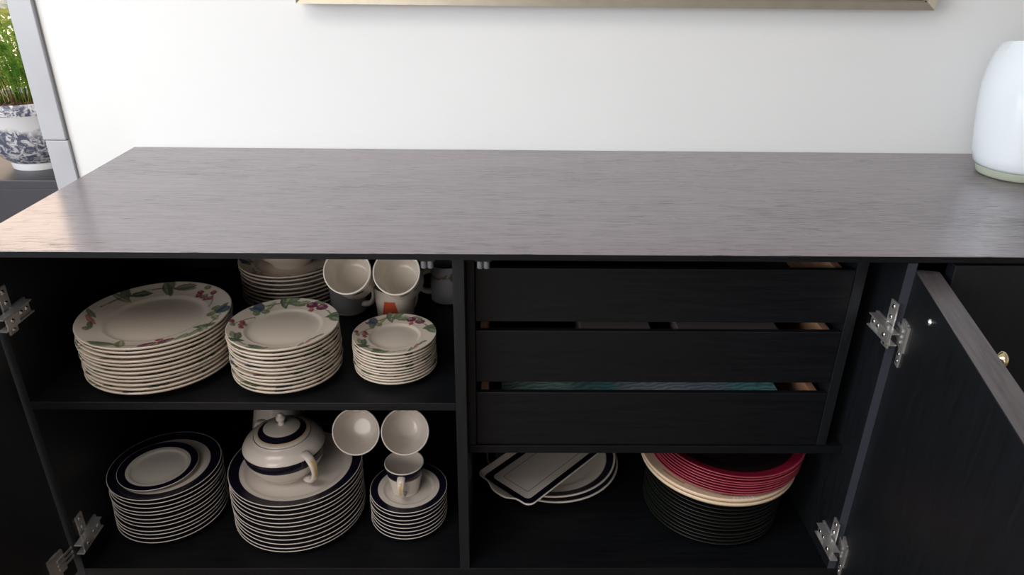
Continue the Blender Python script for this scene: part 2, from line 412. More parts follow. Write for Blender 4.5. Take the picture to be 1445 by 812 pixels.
for x in (XL+.06, .25, XR-.06):
    for y in (.06, .50):
        MB().lathe([(0, 0), (.014, 0), (.02, .16), (0, .16)], 20, (x, y, 0)).make('leg', M_BLKV, sbd, True, O)

# drawers: recessed bank of three, pine boxes behind black fronts
sb('drawer_cage_side', -.0537, -.0412, DY, YB-.012, .4156, .7809, M_BLKV)
sb('drawer_cage_side', .5430, .5600, DY, YB-.012, .4156, .7809, M_BLKV)
def drawer(z0, z1, dy0=DY):
    d = sb('drawer', -.0405, .5424, dy0, dy0+.010, z0, z1-.0025, M_BLK, .0012)
    side_h = z1-.009
    for x0, x1 in ((-.0335, -.0205), (.520, .533)):
        o = box('side_board', x0, x1, dy0+.0102, .50, z0+.008, side_h, M_PINE, d, .0006); o['label'] = 'pale pine side board'
    o = box('back_board', -.0204, .5199, .488, .50, z0+.008, side_h, M_PINE, d, .0006); o['label'] = 'pale pine back board'
    o = box('bottom_board', -.0204, .5199, dy0+.0102, .4878, z0+.008, z0+.014, M_BLK, d)
    return d
drawer(.6547, .7490); drawer(.5426, .6407); drawer(.4165, .5246)

# contents of the two lower drawers
for k, (x0, x1, zz, lab) in enumerate(((.13, .245, .6240, 'narrow brown mat in the middle drawer, left of the two'),
                                     (.290, .455, .6240, 'wider brown mat in the middle drawer, right of the two'))):
    o = box('placemat', -(x1-x0)/2, (x1-x0)/2, -.1865, .155, -.066, 0, M_MATB, None, .001, loc=((x0+x1)/2, .27, zz)); tag(o, lab, 'placemat', 'mats in the middle drawer')
o = box('placemat', -.235, .235, -.1865, .165, -.03, 0, M_MAT, None, .001, loc=(.2355, .27, .5100)); tag(o, 'teal placemat with silver blue wave print in the lowest drawer', 'placemat')
o['group'] = 'mats in the lowest drawer'

# double push catches under the top panel
for nm, cx in (('push_catch', -.1078), ('push_catch', -.0264)):
    b = MB()
    c = sb(nm, cx-.012, cx+.012, .026, .04, .776, .7809, M_DARKM, .0005)
    for s in (-1, 1):
        o = MB().lathe([(0, .0115), (.0042, .0115), (.0046, .010), (.0046, .001), (.0038, 0), (0, 0)], 20, (cx+s*.0048, .030, .7645)).make('catch_pin', M_GREYP, c, True)
        auto_smooth(o)

# hinges
def hinge(par, base, sgn, doorpt, dooraxis):
    """concealed hinge: winged plate on the panel, twin-cheek arm, link, and cup flange on the door face"""
    bx, by, bz = base; f = sgn
    def bx_(m, n0, n1, y0, y1, z0, z1, b=.0006):
        m.box(min(bx+f*n0, bx+f*n1), max(bx+f*n0, bx+f*n1), by+y0, by+y1, bz+z0, bz+z1, b)
    m = MB(); bx_(m, 0, .003, -.004, .016, .004, .046); bx_(m, 0, .003, -.004, .016, -.030, .004); bx_(m, 0, .005, .010, .046, -.011, .011, .001)
    h = m.make('hinge', M_STEEL, par); h['label'] = 'nickel plated concealed hinge';
    m = MB()
    bx_(m, .005, .018, -.030, .040, .0085, .0105, .0004); bx_(m, .005, .018, -.030, .040, -.0105, -.0085, .0004)
    bx_(m, .0165, .0185, -.026, .004, -.0085, .0085, .0005); bx_(m, .012, .0140, .008, .038, -.0085, .0085, .0005)
    m.make('arm', M_STEEL, h)
    sc = []
    for yy, zz, xx in ((.006, .038, .003), (.007, .020, .003), (.006, -.024, .003), (.030, 0, .014), (.016, 0, .014), (-.012, .0, .0185)):
        sc.append(((bx+f*xx, by+yy, bz+zz), (f, 0, 0)))
    p = Vector(doorpt); a = Vector(dooraxis).normalized()
    NN = Vector((-.969, .246, 0)) if f < 0 else Vector((.985, -.17, 0))
    def bb(k, u0, u1, n0, n1, z0, z1):
        vs = [p+a*u_+NN*n_+Vector((0, 0, z_)) for u_ in (u0, u1) for n_ in (n0, n1) for z_ in (z0, z1)]
        k.add(vs, [(0, 1, 3, 2), (4, 6, 7, 5), (0, 4, 5, 1), (2, 3, 7, 6), (0, 2, 6, 4), (1, 5, 7, 3)])
    k = MB(); bb(k, .030, .044, 0.0002, .0025, -.050, .022); bb(k, .020, .052, .0002, .0040, -.021, .021); k.make('hinge_cup', M_STEEL, h)
    k = MB(); bb(k, .002, .036, .004, .0058, -.013, -.0085); bb(k, .002, .036, .004, .0058, -.004, .0005); bb(k, .002, .036, .004, .0058, .005, .0095)
    k.make('link', M_STEEL, h)
    for zz in (-.042, -.030): sc.append((p+a*.037+NN*.0025+Vector((0, 0, zz)), NN))
    for c_, n_ in sc:
        MB().lathe([(0, .0016), (.0022, .0014), (.0038, .0005), (.0040, 0)], 12, c_, n_).make('screw', M_SCREW, h, True)
    return h

# right door of the middle compartment, standing open
def door_panel(name, corner, d, n, width, thick, z0, z1, mat):
    c = Vector((corner[0], corner[1], 0)); d = Vector((*d, 0)).normalized(); n = Vector((*n, 0)).normalized()
    ang = math.atan2(d.y, d.x)
    flip = n.dot(Vector((-d.y, d.x, 0)))
    y0, y1 = (0, thick) if flip > 0 else (-thick, 0)
    o = box(name, 0, width, y0, y1, z0, z1, mat, sbd, .0012, loc=c+O, rot=(0, 0, ang))
    return o
DV = (-.246, -.969); DN = (.969, -.246)
rd = door_panel('door', (.6045, .0275), DV, DN, .64, .034, .185, .7670, M_BLKV)
rd['label'] = 'open black door swung out on the right'
# door's local frame: x along the door, the inner face is y=0
auto_smooth(MB().lathe([(0, .0045), (.003, .004), (.0052, .0022), (.0056, 0)], 20, (.113, .0, .7385), (0, -1, 0)).make('bumper', M_SCREW, rd, True), 60)['label'] = 'small silver dome on the inner door face'
auto_smooth(MB().lathe([(0, .020), (.007, .0195), (.0105, .016), (.0105, .012), (.005, .008), (.0045, 0)], 24, (.224, .034, .7520), (0, 1, 0)).make('knob', M_BRASS, rd, True), 60)['label'] = 'small brass knob'
# (if the panel was built on the other side of its axis, move these over)
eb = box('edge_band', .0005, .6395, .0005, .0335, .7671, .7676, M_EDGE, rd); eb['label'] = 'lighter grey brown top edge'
side = Vector((math.cos(math.atan2(DV[1], DV[0])+PI/2), math.sin(math.atan2(DV[1], DV[0])+PI/2), 0)).dot(Vector((*DN, 0)))
if side < 0:
    for ch in rd.children:
        ch.scale = (1, -1, 1)
hinge(sbd, (.5885, .017, .671), -1, (.6045, .0275, .675), (DV[0], DV[1], 0)).location = O
hinge(sbd, (.5885, .017, .243), -1, (.6045, .0275, .247), (DV[0], DV[1], 0)).location = O
# left door, swung wide
LV = (-.17, -.985); LN = (-.985, .17)
ld = door_panel('door', (-.7375, .004), LV, LN, .62, .022, .19, .7855, M_BLKV); ld['label'] = 'open black door swung out on the left'
hinge(sbd, (-.737, .026, .682), 1, (-.7375, .004, .686), (LV[0], LV[1], 0)).location = O
hinge(sbd, (-.737, .036, .238), 1, (-.7375, .004, .242), (LV[0], LV[1], 0)).location = O
sb('door', .645, XR-.002, -.001, .0195, .19, .7855, M_BLKV, .001, label='closed black door at the right end')

# ------------------------------------------------------------------ china: painters
CREAM = np.array((.62, .535, .45)); WHITE = np.array((.62, .56, .51)); NAVY = np.array((.0065, .0060, .0150)); GOLD = np.array((.55, .36, .14))
GREENS = [(.10, .125, .07), (.15, .175, .09), (.06, .085, .055), (.19, .185, .12)]
def paint_shapes(C, U, V, shapes):
    """C: n×3 colours; U (along the rim), V (across) in metres; shapes: (kind,u,v,angle,len,wid,colour)"""
    for kind, u, v, a, l, w_, c in shapes:
        du = U-u; dv = V-v; ca, sa = math.cos(a), math.sin(a)
        x = du*ca+dv*sa; y = -du*sa+dv*ca
        if kind == 'leaf':
            half = w_*np.clip(1-(x/l)**2, 0, 1)**.8
            mk = (np.abs(x) < l) & (np.abs(y) < half)
            edge = np.abs(y) > half*.55
            col = np.array(c)
            C[mk] = C[mk]*.12+col*.88
            mk2 = mk & (~edge) & (y > 0); C[mk2] = np.clip(col*1.7+.04, 0, 1)
        elif kind == 'dot':
            d = np.hypot(x/l, y/w_); mk = d < 1; C[mk] = np.array(c)
            mk2 = np.hypot(x/l+.3, y/w_-.3) < .38; C[mk2] = np.array(c)*.5+np.array((.45, .3, .3))*.5
        elif kind == 'stem':
            yy = y-w_*4*np.sin(np.clip(x/l, -1, 1)*1.5)
            mk = (np.abs(x) < l) & (np.abs(yy) < .0012); C[mk] = C[mk]*.2+np.array(c)*.8
def cluster(kind, u, v, s, r):
    out = []
    if kind == 'berries':
        out.append(('stem', u+.016*s, v-.004*s, -.7, .016*s, .0012, (.10, .12, .06)))
        for k in range(9):
            a = r.uniform(0, 6.28); d = r.uniform(.2, 1)**.5*.014*s
            c = r.choice([(.24, .055, .07), (.30, .085, .095), (.20, .04, .065), (.18, .20, .10)])
            out.append(('dot', u+d*math.cos(a), v+d*.75*math.sin(a), 0, .0040*s, .0036*s, c))
    if kind == 'blue':
        out += [('leaf', u, v+.003*s, 1.0, .011*s, .0075*s, (.03, .05, .085)), ('leaf', u-.005*s, v+.001*s, 2.3, .010*s, .005*s, (.045, .075, .10)),
                ('dot', u-.010*s, v-.005*s, 0, .0055*s, .005*s, (.17, .20, .10)), ('dot', u+.004*s, v-.008*s, 0, .0065*s, .005*s, (.20, .22, .11)),
                ('leaf', u+.016*s, v, .7, .010*s, .0035*s, (.20, .22, .12))]
    if kind == 'leaves':
        for k in range(r.choice([4, 5])):
            a = r.uniform(-.6, 3.8); d = .010*s
            out.append(('leaf', u+d*math.cos(a), v+d*.6*math.sin(a), a*.6, .0125*s, .0050*s, r.choice(GREENS)))
        out.append(('stem', u-.018*s, v+.002*s, -.3, .018*s, .0014, (.10, .11, .06)))
    if kind == 'plums':
        out += [('dot', u-.007*s, v, .3, .0085*s, .0060*s, (.13, .03, .06)), ('dot', u+.010*s, v+.002*s, .4, .0090*s, .0060*s, (.16, .035, .075)),
                ('dot', u-.001*s, v-.009*s, 0, .0048*s, .0042*s, (.36, .07, .07)), ('leaf', u-.022*s, v+.001*s, .5, .010*s, .0045*s, GREENS[1]),
                ('leaf', u+.001*s, v+.008*s, .1, .009*s, .003*s, GREENS[0])]
    if kind == 'sprig':
        out += [('leaf', u, v, .6, .012*s, .0032*s, (.30, .10, .10)), ('leaf', u+.012*s, v+.004*s, .9, .010*s, .0030*s, GREENS[0]),
                ('leaf', u-.012*s, v-.002*s, .1, .009*s, .0028*s, GREENS[2]), ('dot', u-.020*s, v+.001*s, 0, .0045*s, .0035*s, GREENS[3])]
    return out
def plate_prof(R, H, s, t, well=.64):
    """closed section of a plate: underside from the centre outwards, then the top back to the centre"""
    under = [(0, .0012), (R*.50, .0012), (R*.51, 0), (R*.54, 0), (R*.555, .0015), (R*well, .0030)]
    rise = s*.55
    tops = [(well+.01, s), (well+.05, s+.0012), (well+.09, s+.0035)]
    return under, tops
def make_plate(name, R, H, s, t, seg, rings, painter, well=.66, mat=None):
    pr = [(0, .0010), (R*.50, .0010), (R*.512, 0), (R*.540, 0), (R*.552, .0012)]
    wz = s-.0001
    pr += [(R*well, min(.0035, wz-.003)), (R*(well+.05), .0055+max(0, s-.0078)*.4)]
    zr0 = s+.0035                      # start of the rim, top side
    for q in (.35, .7, .97): pr.append((R*(well+.06+(1-well-.06)*q), zr0+(H-zr0)*(q**1.25)-t))
    pr += [(R*.996, H-t*.75), (R, H-t*.4), (R*.998, H-t*.1)]
    k_out = len(pr)
    rr = np.linspace(1, 0, rings)
    for q in rr: pr.append((R*(well+.06+(.994-well-.06)*q), zr0+(H-zr0)*(q**1.25)))
    pr += [(R*(well+.03), s+.0016), (R*well, s+.0004), (R*(well-.03), s-.0001)]
    for q in (.5, .495, .40, .2, .0): pr.append((R*q*well/.66, wz))
    v = []; n = seg
    for r, z in pr:
        for i in range(n):
            a = 2*PI*i/n; v.append((r*math.cos(a), r*math.sin(a), z))
    f = []
    for j in range(len(pr)-1):
        for i in range(n): f.append((j*n+i, j*n+(i+1) % n, (j+1)*n+(i+1) % n, (j+1)*n+i))
    V = np.array(v); top = np.repeat(np.arange(len(pr)) >= k_out, n)
    cols = painter(V, top)
    o = obj(name, v, f, mat or M_CHINA, None, True, cols=cols)
    return o
def floral(R, s, seed, well=.66):
    r_ = random.Random(seed)
    def p(V, top):
        C = np.tile(CREAM, (len(V), 1)); rad = np.hypot(V[:, 0], V[:, 1]); th = np.arctan2(V[:, 1], V[:, 0])
        mid = R*(well+1)/2+R*.03
        seq = [('berries', 180), ('blue', 135), ('leaves', 95), ('plums', 60), ('leaves', 18), ('sprig', -45), ('leaves', -100), ('leaves', -142)]
        for kind, deg in seq:
            a0 = math.radians(deg); d = (th-a0+PI) % (2*PI)-PI
            near = top & (np.abs(d) < 1.0) & (rad > R*.6)
            sub = C[near]; U = -d[near]*mid; W = rad[near]-mid
            paint_shapes(sub, U, W, cluster(kind, 0, 0, s, r_)); C[near] = sub
        return C
    return p
def navyband(R, r0, r1, line=None, gold=True):
    def p(V, top):
        C = np.tile(WHITE, (len(V), 1)); rad = np.hypot(V[:, 0], V[:, 1])/R
        C[top & (rad > r0) & (rad < r1)] = NAVY
        if line is not None:
            mk = top & (np.abs(rad-line) < .0045); C[mk] = (.12, .10, .12)
        return C
    return p
def copy_tree(o, parent=None):
    c = o.copy(); COL.objects.link(c)
    if parent: c.parent = parent
    for ch in o.children: copy_tree(ch, c)
    return c
ORD = ['topmost', 'second from top', 'third from top', 'fourth from top', 'fifth from top', 'sixth from top', 'seventh from top', 'eighth from top',
       'ninth from top', 'tenth from top', 'eleventh from top', 'twelfth from top', 'thirteenth from top', 'fourteenth from top']
def stack(proto, n, x, y, z, s, what, where, cat, group, jit=.0012, topdrift=(0, 0), rot_top=0.0, seed=1, bottom_word='lowest'):
    r_ = random.Random(seed); out = []
    for k in range(n):
        o = proto if k == n-1 else proto.copy()
        if k != n-1: COL.objects.link(o)
        q = k/max(1, n-1)
        o.location = (x+topdrift[0]*q+r_.uniform(-jit, jit), y+topdrift[1]*q+r_.uniform(-jit, jit), z+k*s)
        o.rotation_euler = (0, 0, rot_top if k == n-1 else r_.uniform(0, 2*PI))
        w_ = ORD[n-1-k] if k > 0 else bottom_word
        tag(o, '%s, %s in the %s' % (what, w_, where), cat, group); out.append(o)
    return out

EPS = .0003
# A: dinner plates, left of the upper shelf
sA = (.100-.02)/11; pA = make_plate('dinner_plate', .1195, .020, sA, .0036, 384, 22, floral(.1195, 1.55, 5, .62), .62)
stack(pA, 12, -.5725, .1345, ZS+EPS, sA, 'floral cream dinner plate', 'large left stack, upper shelf', 'plate', 'floral dinner plates, left of upper shelf',
      .0018, (0, 0), math.radians(-125), 3)
# B: dessert plates
sB = (.096-.018)/11; pB = make_plate('dessert_plate', .0890, .018, sB, .0036, 352, 20, floral(.0890, 1.2, 6, .64), .64)
stack(pB, 12, -.3555, .1125, ZS+EPS, sB, 'floral cream dessert plate', 'middle stack, upper shelf front', 'plate', 'floral dessert plates, middle of upper shelf',
      .0014, (0, -.004), 0, 4)
# C: bread plates
sC = (.070-.014)/10; pC = make_plate('bread_plate', .0692, .0145, sC, .0030, 320, 20, floral(.0692, 1.02, 6, .56), .56)
stack(pC, 11, -.1780, .1225, ZS+EPS, sC, 'small floral cream bread plate', 'right stack, upper shelf', 'plate', 'floral bread plates, right of upper shelf',
      .0010, (0, -.002), 0, 5)
# D: soup plates behind, with a bowl on them
sD = .0083; pD = make_plate('soup_plate', .0985, .020, sD, .0032, 256, 14, floral(.0985, 1.0, 8, .64), .64)
stack(pD, 10, -.414, .385, ZS+EPS, sD, 'cream soup plate', 'rear stack, under the white bowl', 'plate', 'soup plates at the back of upper shelf', .0018, (0, 0), 1, 6)
bw = MB().lathe([(0, .003), (.034, .003), (.036, 0), (.039, 0), (.041, .006), (.056, .018), (.070, .036), (.077, .058), (.0775, .060), (.076, .0605), (.073, .056),
                 (.066, .037), (.052, .021), (.036, .0085), (0, .007)], 96)
o = bw.make('serving_bowl', M_CHINA, None, True, loc=(-.414, .385, ZS+EPS+10*sD), cols=np.tile(CREAM, (len(bw.v), 1))); auto_smooth(o, 70)
tag(o, 'plain cream bowl on top of the rear soup plate stack', 'bowl')

# F, G, H: navy banded service on the cabinet floor
sF = (.110-.016)/11; pF = make_plate('dessert_plate', .1005, .017, sF, .0019, 192, 24, navyband(.1005, .80, .990, .56), .62)
stack(pF, 12, -.6345, .1655, ZB+EPS, sF, 'navy rimmed white plate', 'lower left stack', 'plate', 'navy rimmed dessert plates, lower left', .0014, (0, .006), 0, 7)
sf_ = .0078; pf = make_plate('bread_plate', .0712, .014, sf_, .0019, 192, 24, navyband(.0712, .80, .985, .62), .66)
pf.location = (-.6435, .1600, ZB+EPS+12*sF); tag(pf, 'small navy rimmed white plate lying on top of the lower left stack', 'plate')
sG = (.120-.018)/11; pG = make_plate('dinner_plate', .1226, .019, sG, .0020, 224, 24, navyband(.1226, .845, .992, .70), .72)
stack(pG, 12, -.3863, .1620, ZB+EPS, sG, 'large navy rimmed white dinner plate', 'lower middle stack', 'plate', 'navy rimmed dinner plates, lower middle', .0012, (0, .005), 0, 8)
sH = (.075-.014)/7; pH = make_plate('saucer', .0726, .0145, sH, .0019, 192, 24, navyband(.0726, .80, .985, .40), .60)
stack(pH, 8, -.1757, .1490, ZB+EPS, sH, 'navy rimmed white saucer', 'lower right stack under the cup', 'saucer', 'navy rimmed saucers, lower right', .0010, (.001, .001), 0, 9)

# ------------------------------------------------------------------ cups
def cup_mesh(name, R, Hh, rb, t, painter, seg=160, bulge=.0, foot=.0035, lobes=40):
    pr = [(0, foot*.6), (rb*.86, foot*.6), (rb*.90, 0), (rb, 0), (rb*1.03, foot)]
    N_ = lobes
    for i in range(N_+1):
        q = i/N_; r = rb*1.03+(R-rb*1.03)*(q**.55 if bulge else q) + 0
        pr.append((r, foot+(Hh-foot-.001)*q))
    k_in = len(pr)
    pr += [(R-t*.25, Hh), (R-t*.75, Hh), (R-t, Hh-.0012)]
    for i in range(9):
        q = 1-i/9; r = rb*1.03+(R-rb*1.03)*(q**.55 if bulge else q)-t
        pr.append((r, foot+.004+(Hh-foot-.006)*q))
    pr += [(rb*.86, foot+.0032), (rb*.55, foot+.0025), (0, foot+.0025)]
    m = MB().lathe(pr, seg); V = np.array(m.v)
    outer = np.repeat(np.arange(len(pr)) < k_in, seg)
    return obj(name, m.v, m.f, M_CHINA, None, True, cols=painter(V, outer, R, Hh))
def add_handle(cup, R, z0, z1, out, rad, flat, col, ang=0, gold=False, rtop=None):
    pts = []
    n = 16
    for i in range(n+1):
        a = PI*i/n; pts.append(((R-.003)+out*math.sin(a)**.8, 0, z0+(z1-z0)*(.5+.5*math.cos(a)) if False else (z0+z1)/2+(z1-z0)/2*math.cos(a)))
    ca, sa = math.cos(ang), math.sin(ang)
    if rtop is not None:
        pts = [(p[0]+(rtop-R)*(p[2]-z0)/(z1-z0), p[1], p[2]) for p in pts]
    pts = [(p[0]*ca, p[0]*sa, p[2]) for p in pts]
    m = MB().tube(pts, [rad*(1+.35*abs(math.cos(PI*i/n))) for i in range(n+1)], 14, flat, side=(-sa, ca, 0))
    C = np.tile(np.array(col), (len(m.v), 1)).astype(float)
    if gold:
        V = np.array(m.v); r_ = np.hypot(V[:, 0], V[:, 1]); k = np.repeat((np.arange(n+1) > 3) & (np.arange(n+1) < 10), 14)
        mid = np.tile(np.array([abs(math.sin(2*PI*q/14)) > .9 for q in range(14)]), n+1)
        C[k & mid] = GOLD
    o = obj('handle', m.v, m.f, M_CHINA, cup, True, cols=C); return o
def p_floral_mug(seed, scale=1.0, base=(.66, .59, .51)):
    def p(V, outer, R, Hh):
        C = np.tile(np.array(base), (len(V), 1)); th = np.arctan2(V[:, 1], V[:, 0]); r_ = random.Random(seed)
        for kind, deg in (('leaves', 0), ('berries', 50), ('blue', 100), ('plums', 150), ('leaves', 200), ('sprig', 250), ('leaves', 300)):
            d = (th-math.radians(deg)+PI) % (2*PI)-PI; near = outer & (np.abs(d) < .9) & (V[:, 2] > Hh*.15)
            sub = C[near]; paint_shapes(sub, d[near]*R, V[near][:, 2]-Hh*.72, cluster(kind, 0, 0, scale, r_)); C[near] = sub
        C[~outer] = base
        return C
    return p
def p_navy_cup(z0, z1):
    def p(V, outer, R, Hh):
        C = np.tile(WHITE, (len(V), 1)); z = V[:, 2]/Hh
        C[outer & (z > z0) & (z < z1)] = NAVY
        C[outer & (np.abs(z-z0) < .006)] = GOLD*.7
        return C
    return p
def p_red(V, outer, R, Hh):
    C = np.tile(CREAM, (len(V), 1)); th = np.arctan2(V[:, 1], V[:, 0]); d = (th+PI/2+.15+PI) % (2*PI)-PI; u = d*R; z = V[:, 2]
    mk = outer & (np.abs(u) < .017-.25*np.abs(z-.040)) & (z > .008) & (z < .066); C[mk] = (.52, .09, .04)
    mk = outer & (np.hypot(u, z-.036) < .008); C[mk] = (.60, .58, .56)
    mk = outer & (np.hypot(u-.001, z-.036) < .004); C[mk] = (.18, .18, .20)
    mk = outer & (np.hypot(u-.014, z-.018) < .006); C[mk] = (.45, .10, .06)
    return C

# upright mugs at the back of the upper shelf
def mug(name, R, Hh, rb, painter, loc, rotz, label, hang=0, parent=None, group=None):
    o = cup_mesh(name, R, Hh, rb, .0032, painter); o.location = loc; o.rotation_euler = (0, 0, rotz)
    add_handle(o, R, Hh*.22, Hh*.80, .026, .0042, 1.5, CREAM, hang)
    tag(o, label, 'mug', group); return o
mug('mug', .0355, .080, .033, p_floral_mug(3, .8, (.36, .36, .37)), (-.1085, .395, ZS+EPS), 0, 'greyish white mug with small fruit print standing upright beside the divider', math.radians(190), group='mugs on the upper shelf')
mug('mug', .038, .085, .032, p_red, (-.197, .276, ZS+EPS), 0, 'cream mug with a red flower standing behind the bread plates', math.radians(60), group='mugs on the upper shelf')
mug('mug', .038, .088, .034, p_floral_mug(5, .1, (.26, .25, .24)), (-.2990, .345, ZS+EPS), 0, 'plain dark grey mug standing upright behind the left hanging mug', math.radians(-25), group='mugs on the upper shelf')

def hanging(name, R, Hh, rb, painter, rim_c, axis_to_base, label, cat, ceil_z, bulge=0, handle_col=CREAM, group=None, out=.024, z0=.22, z1=.8):
    """a cup hung by its handle: local +Z runs from base to rim, local +X (the handle) points up"""
    zl = -Vector(axis_to_base).normalized()
    up = Vector((0, 0, 1)); xl = (up-zl*up.dot(zl)).normalized(); yl = zl.cross(xl)
    Mx = Matrix((xl, yl, zl)).transposed()
    o = cup_mesh(name, R, Hh, rb, .0030, painter, bulge=bulge)
    base = Vector(rim_c)-zl*Hh
    o.matrix_world = Matrix.Translation(base) @ Mx.to_4x4()
    add_handle(o, (R+rb)/2 if bulge == 0 else R*.9, Hh*z0, Hh*z1, out, .0036, 1.4, handle_col, 0)
    tag(o, label, cat, group)
    hz = base+zl*(Hh*(z0+z1)/2)+xl*(((R+rb)/2 if bulge == 0 else R*.9)+out-.003)
    # brass cup hook catching the handle
    top = Vector((hz.x, hz.y, ceil_z))
    pts = [top, top-Vector((0, 0, max(.004, (ceil_z-hz.z)-.012)))]
    c = Vector((hz.x, hz.y, hz.z+.002)); 
    for k in range(7):
        a = PI/2-PI*1.25*k/6
        pts.append(c+yl.cross(Vector((0,0,1))).normalized()*0 + Vector((0, 0, .0095*math.sin(a))) + Vector((yl.x, yl.y, 0)).normalized()*(.0095*math.cos(a)))
    hk = MB().tube([p-O*0 for p in pts], .0011, 8).make('cup_hook', M_BRASS, sbd, True, O); hk['label'] = 'small brass cup hook'
    return o
ZU = .781
def base_dir(rim, du, dv, depth):
    """direction from rim centre to base, given as the view line from the lens plus a small sideways and downward lean"""
    r = (Vector(rim)-Vector((0, -.9442, 1.2))).normalized()
    side_ = r.cross(Vector((0, 0, 1))).normalized(); dn = r.cross(side_).normalized()
    return r+side_*(du/depth)+dn*(dv/depth)
r1 = (-.2625, .192, .6850); r2 = (-.1785, .190, .6850)
hanging('mug', .0405, .084, .0365, p_floral_mug(11, .8, (.82, .76, .68)), r1, base_dir(r1, .014, .016, .084), 'left of the two cream mugs hanging with open mouth outward, upper shelf', 'mug', ZU, group='mugs hanging over the upper shelf')
hanging('mug', .0405, .084, .0365, p_floral_mug(12, .8, (.82, .76, .68)), r2, base_dir(r2, .012, .016, .084), 'right of the two cream mugs hanging with open mouth outward, upper shelf', 'mug', ZU, group='mugs hanging over the upper shelf')
r3 = (-.2568, .118, .4060); r4 = (-.1695, .118, .4065)
hanging('teacup', .0425, .058, .024, p_navy_cup(.74, .95), r3, base_dir(r3, .014, -.009, .060), 'left of the two white teacups hanging with open mouth outward, lower compartment', 'cup', .5205, 1, WHITE, 'teacups hanging in the lower compartment', .018, .35, .85)
hanging('teacup', .0425, .058, .024, p_navy_cup(.74, .95), r4, base_dir(r4, .003, -.009, .060), 'right of the two white teacups hanging with open mouth outward, lower compartment', 'cup', .5205, 1, WHITE, 'teacups hanging in the lower compartment', .018, .35, .85)

# coffee cup standing on the saucers
cc = cup_mesh('coffee_cup', .0368, .064, .0255, .0026, p_navy_cup(.66, .965), bulge=0)
cc.location = (-.1800, .1500, ZB+EPS+8*sH+.0001)
add_handle(cc, .031, .014, .054, .019, .0034, 1.7, WHITE, math.radians(-92), True, rtop=.0350)
tag(cc, 'white coffee cup with navy band standing on the saucers', 'cup')

# lidded sugar bowl on the dinner plates
sz = ZB+EPS+12*sG
sg = empty('sugar_bowl', (-.4005, .158, sz)); tag(sg, 'white lidded bowl with navy bands and two handles on the dinner plates', 'bowl')
pr = [(0, .003), (.040, .003), (.042, 0), (.046, 0), (.047, .005), (.055, .011), (.0630, .022), (.0685, .033), (.0715, .0420), (.0716, .0423), (.0732, .052), (.0740, .0610), (.0740, .0613),
      (.0725, .0645), (.070, .069), (.064, .0755), (.057, .0805), (.054, .0820), (.053, .0835), (.0515, .0835), (.051, .081), (.060, .070), (.067, .056), (.064, .036), (.050, .013), (.0, .008)]
m = MB().lathe(pr, 96); V = np.array(m.v); C = np.tile(WHITE, (len(V), 1)); rad = np.hypot(V[:, 0], V[:, 1])
outm = np.repeat(np.arange(len(pr)) < 14, 96)
C[outm & (V[:, 2] >= .0422) & (V[:, 2] <= .0611)] = NAVY
C[np.repeat([i == 7 for i in range(len(pr))], 96)] = WHITE
auto_smooth(obj('bowl_body', m.v, m.f, M_CHINA, sg, True, cols=C), 55)
pr = [(.0500, .0826), (.0505, .0850), (.0495, .0862), (.0470, .0870), (.0430, .0888), (.0427, .0889), (.0380, .0925), (.0330, .0958), (.0325, .0961), (.022, .0998), (.010, .1015), (.0065, .1022), (0, .1022)]
m = MB().lathe(pr, 96); V = np.array(m.v); C = np.tile(WHITE, (len(V), 1)); rad = np.hypot(V[:, 0], V[:, 1])
C[(rad < .0428) & (rad > .0328)] = NAVY; C[(np.abs(rad-.0430) < .0002)] = GOLD
lid = obj('lid', m.v, m.f, M_CHINA, sg, True, cols=C)
m = MB().lathe([(.0068, .1018), (.0052, .106), (.0050, .108), (.0078, .1115), (.0086, .1155), (.0075, .119), (.0050, .1205), (.0046, .1215), (.0042, .1235), (.0022, .1250), (0, .1252)], 32)
obj('knob', m.v, m.f, M_CHINA, lid, True, cols=np.tile(WHITE, (len(m.v), 1)))
for a in (math.radians(-42), math.radians(138)):
    add_handle(sg, .067, .014, .070, .029, .0036, 1.8, WHITE, a, True, rtop=.0675)

# white jug behind the sugar bowl, only its shoulder shows
m = MB().lathe([(0, .003), (.032, .003), (.034, 0), (.037, 0), (.040, .01), (.052, .04), (.055, .07), (.048, .105), (.037, .135), (.035, .155), (.040, .175), (.0405, .176), (.038, .176),
                (.033, .155), (.034, .135), (.045, .105), (.052, .07), (.048, .04), (.035, .012), (0, .008)], 64)
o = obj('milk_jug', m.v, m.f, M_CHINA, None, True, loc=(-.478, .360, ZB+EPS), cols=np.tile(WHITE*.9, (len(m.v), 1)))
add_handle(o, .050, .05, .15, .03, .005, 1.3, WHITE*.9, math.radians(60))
tag(o, 'white porcelain jug standing behind the lidded bowl', 'jug')

# ------------------------------------------------------------------ right niche
# round serving dishes under the tray
sP = .012; pP = make_plate('serving_dish', .1365, .024, sP, .0034, 192, 18, navyband(.1365, .86, .965, .60), .66)
o2 = pP.copy(); COL.objects.link(o2)
pP.location = (.1120, .300, ZB+EPS); tag(pP, 'round navy rimmed white serving dish, lower of two under the tray', 'dish', 'round serving dishes in the right niche')
o2.location = (.1060, .302, ZB+EPS+sP); tag(o2, 'round navy rimmed white serving dish, upper of two under the tray', 'dish', 'round serving dishes in the right niche')
def p_navybowl(V, outer, R, Hh):
    C = np.tile(WHITE, (len(V), 1)); C[~outer & (V[:, 2] > .006)] = NAVY; return C
sb_b = cup_mesh('salad_bowl', .088, .036, .045, .003, p_navybowl, 128, 1)
sb_b.location = (.104, .296, ZB+EPS+2*sP); tag(sb_b, 'shallow bowl with dark navy inside on the serving dishes', 'bowl')

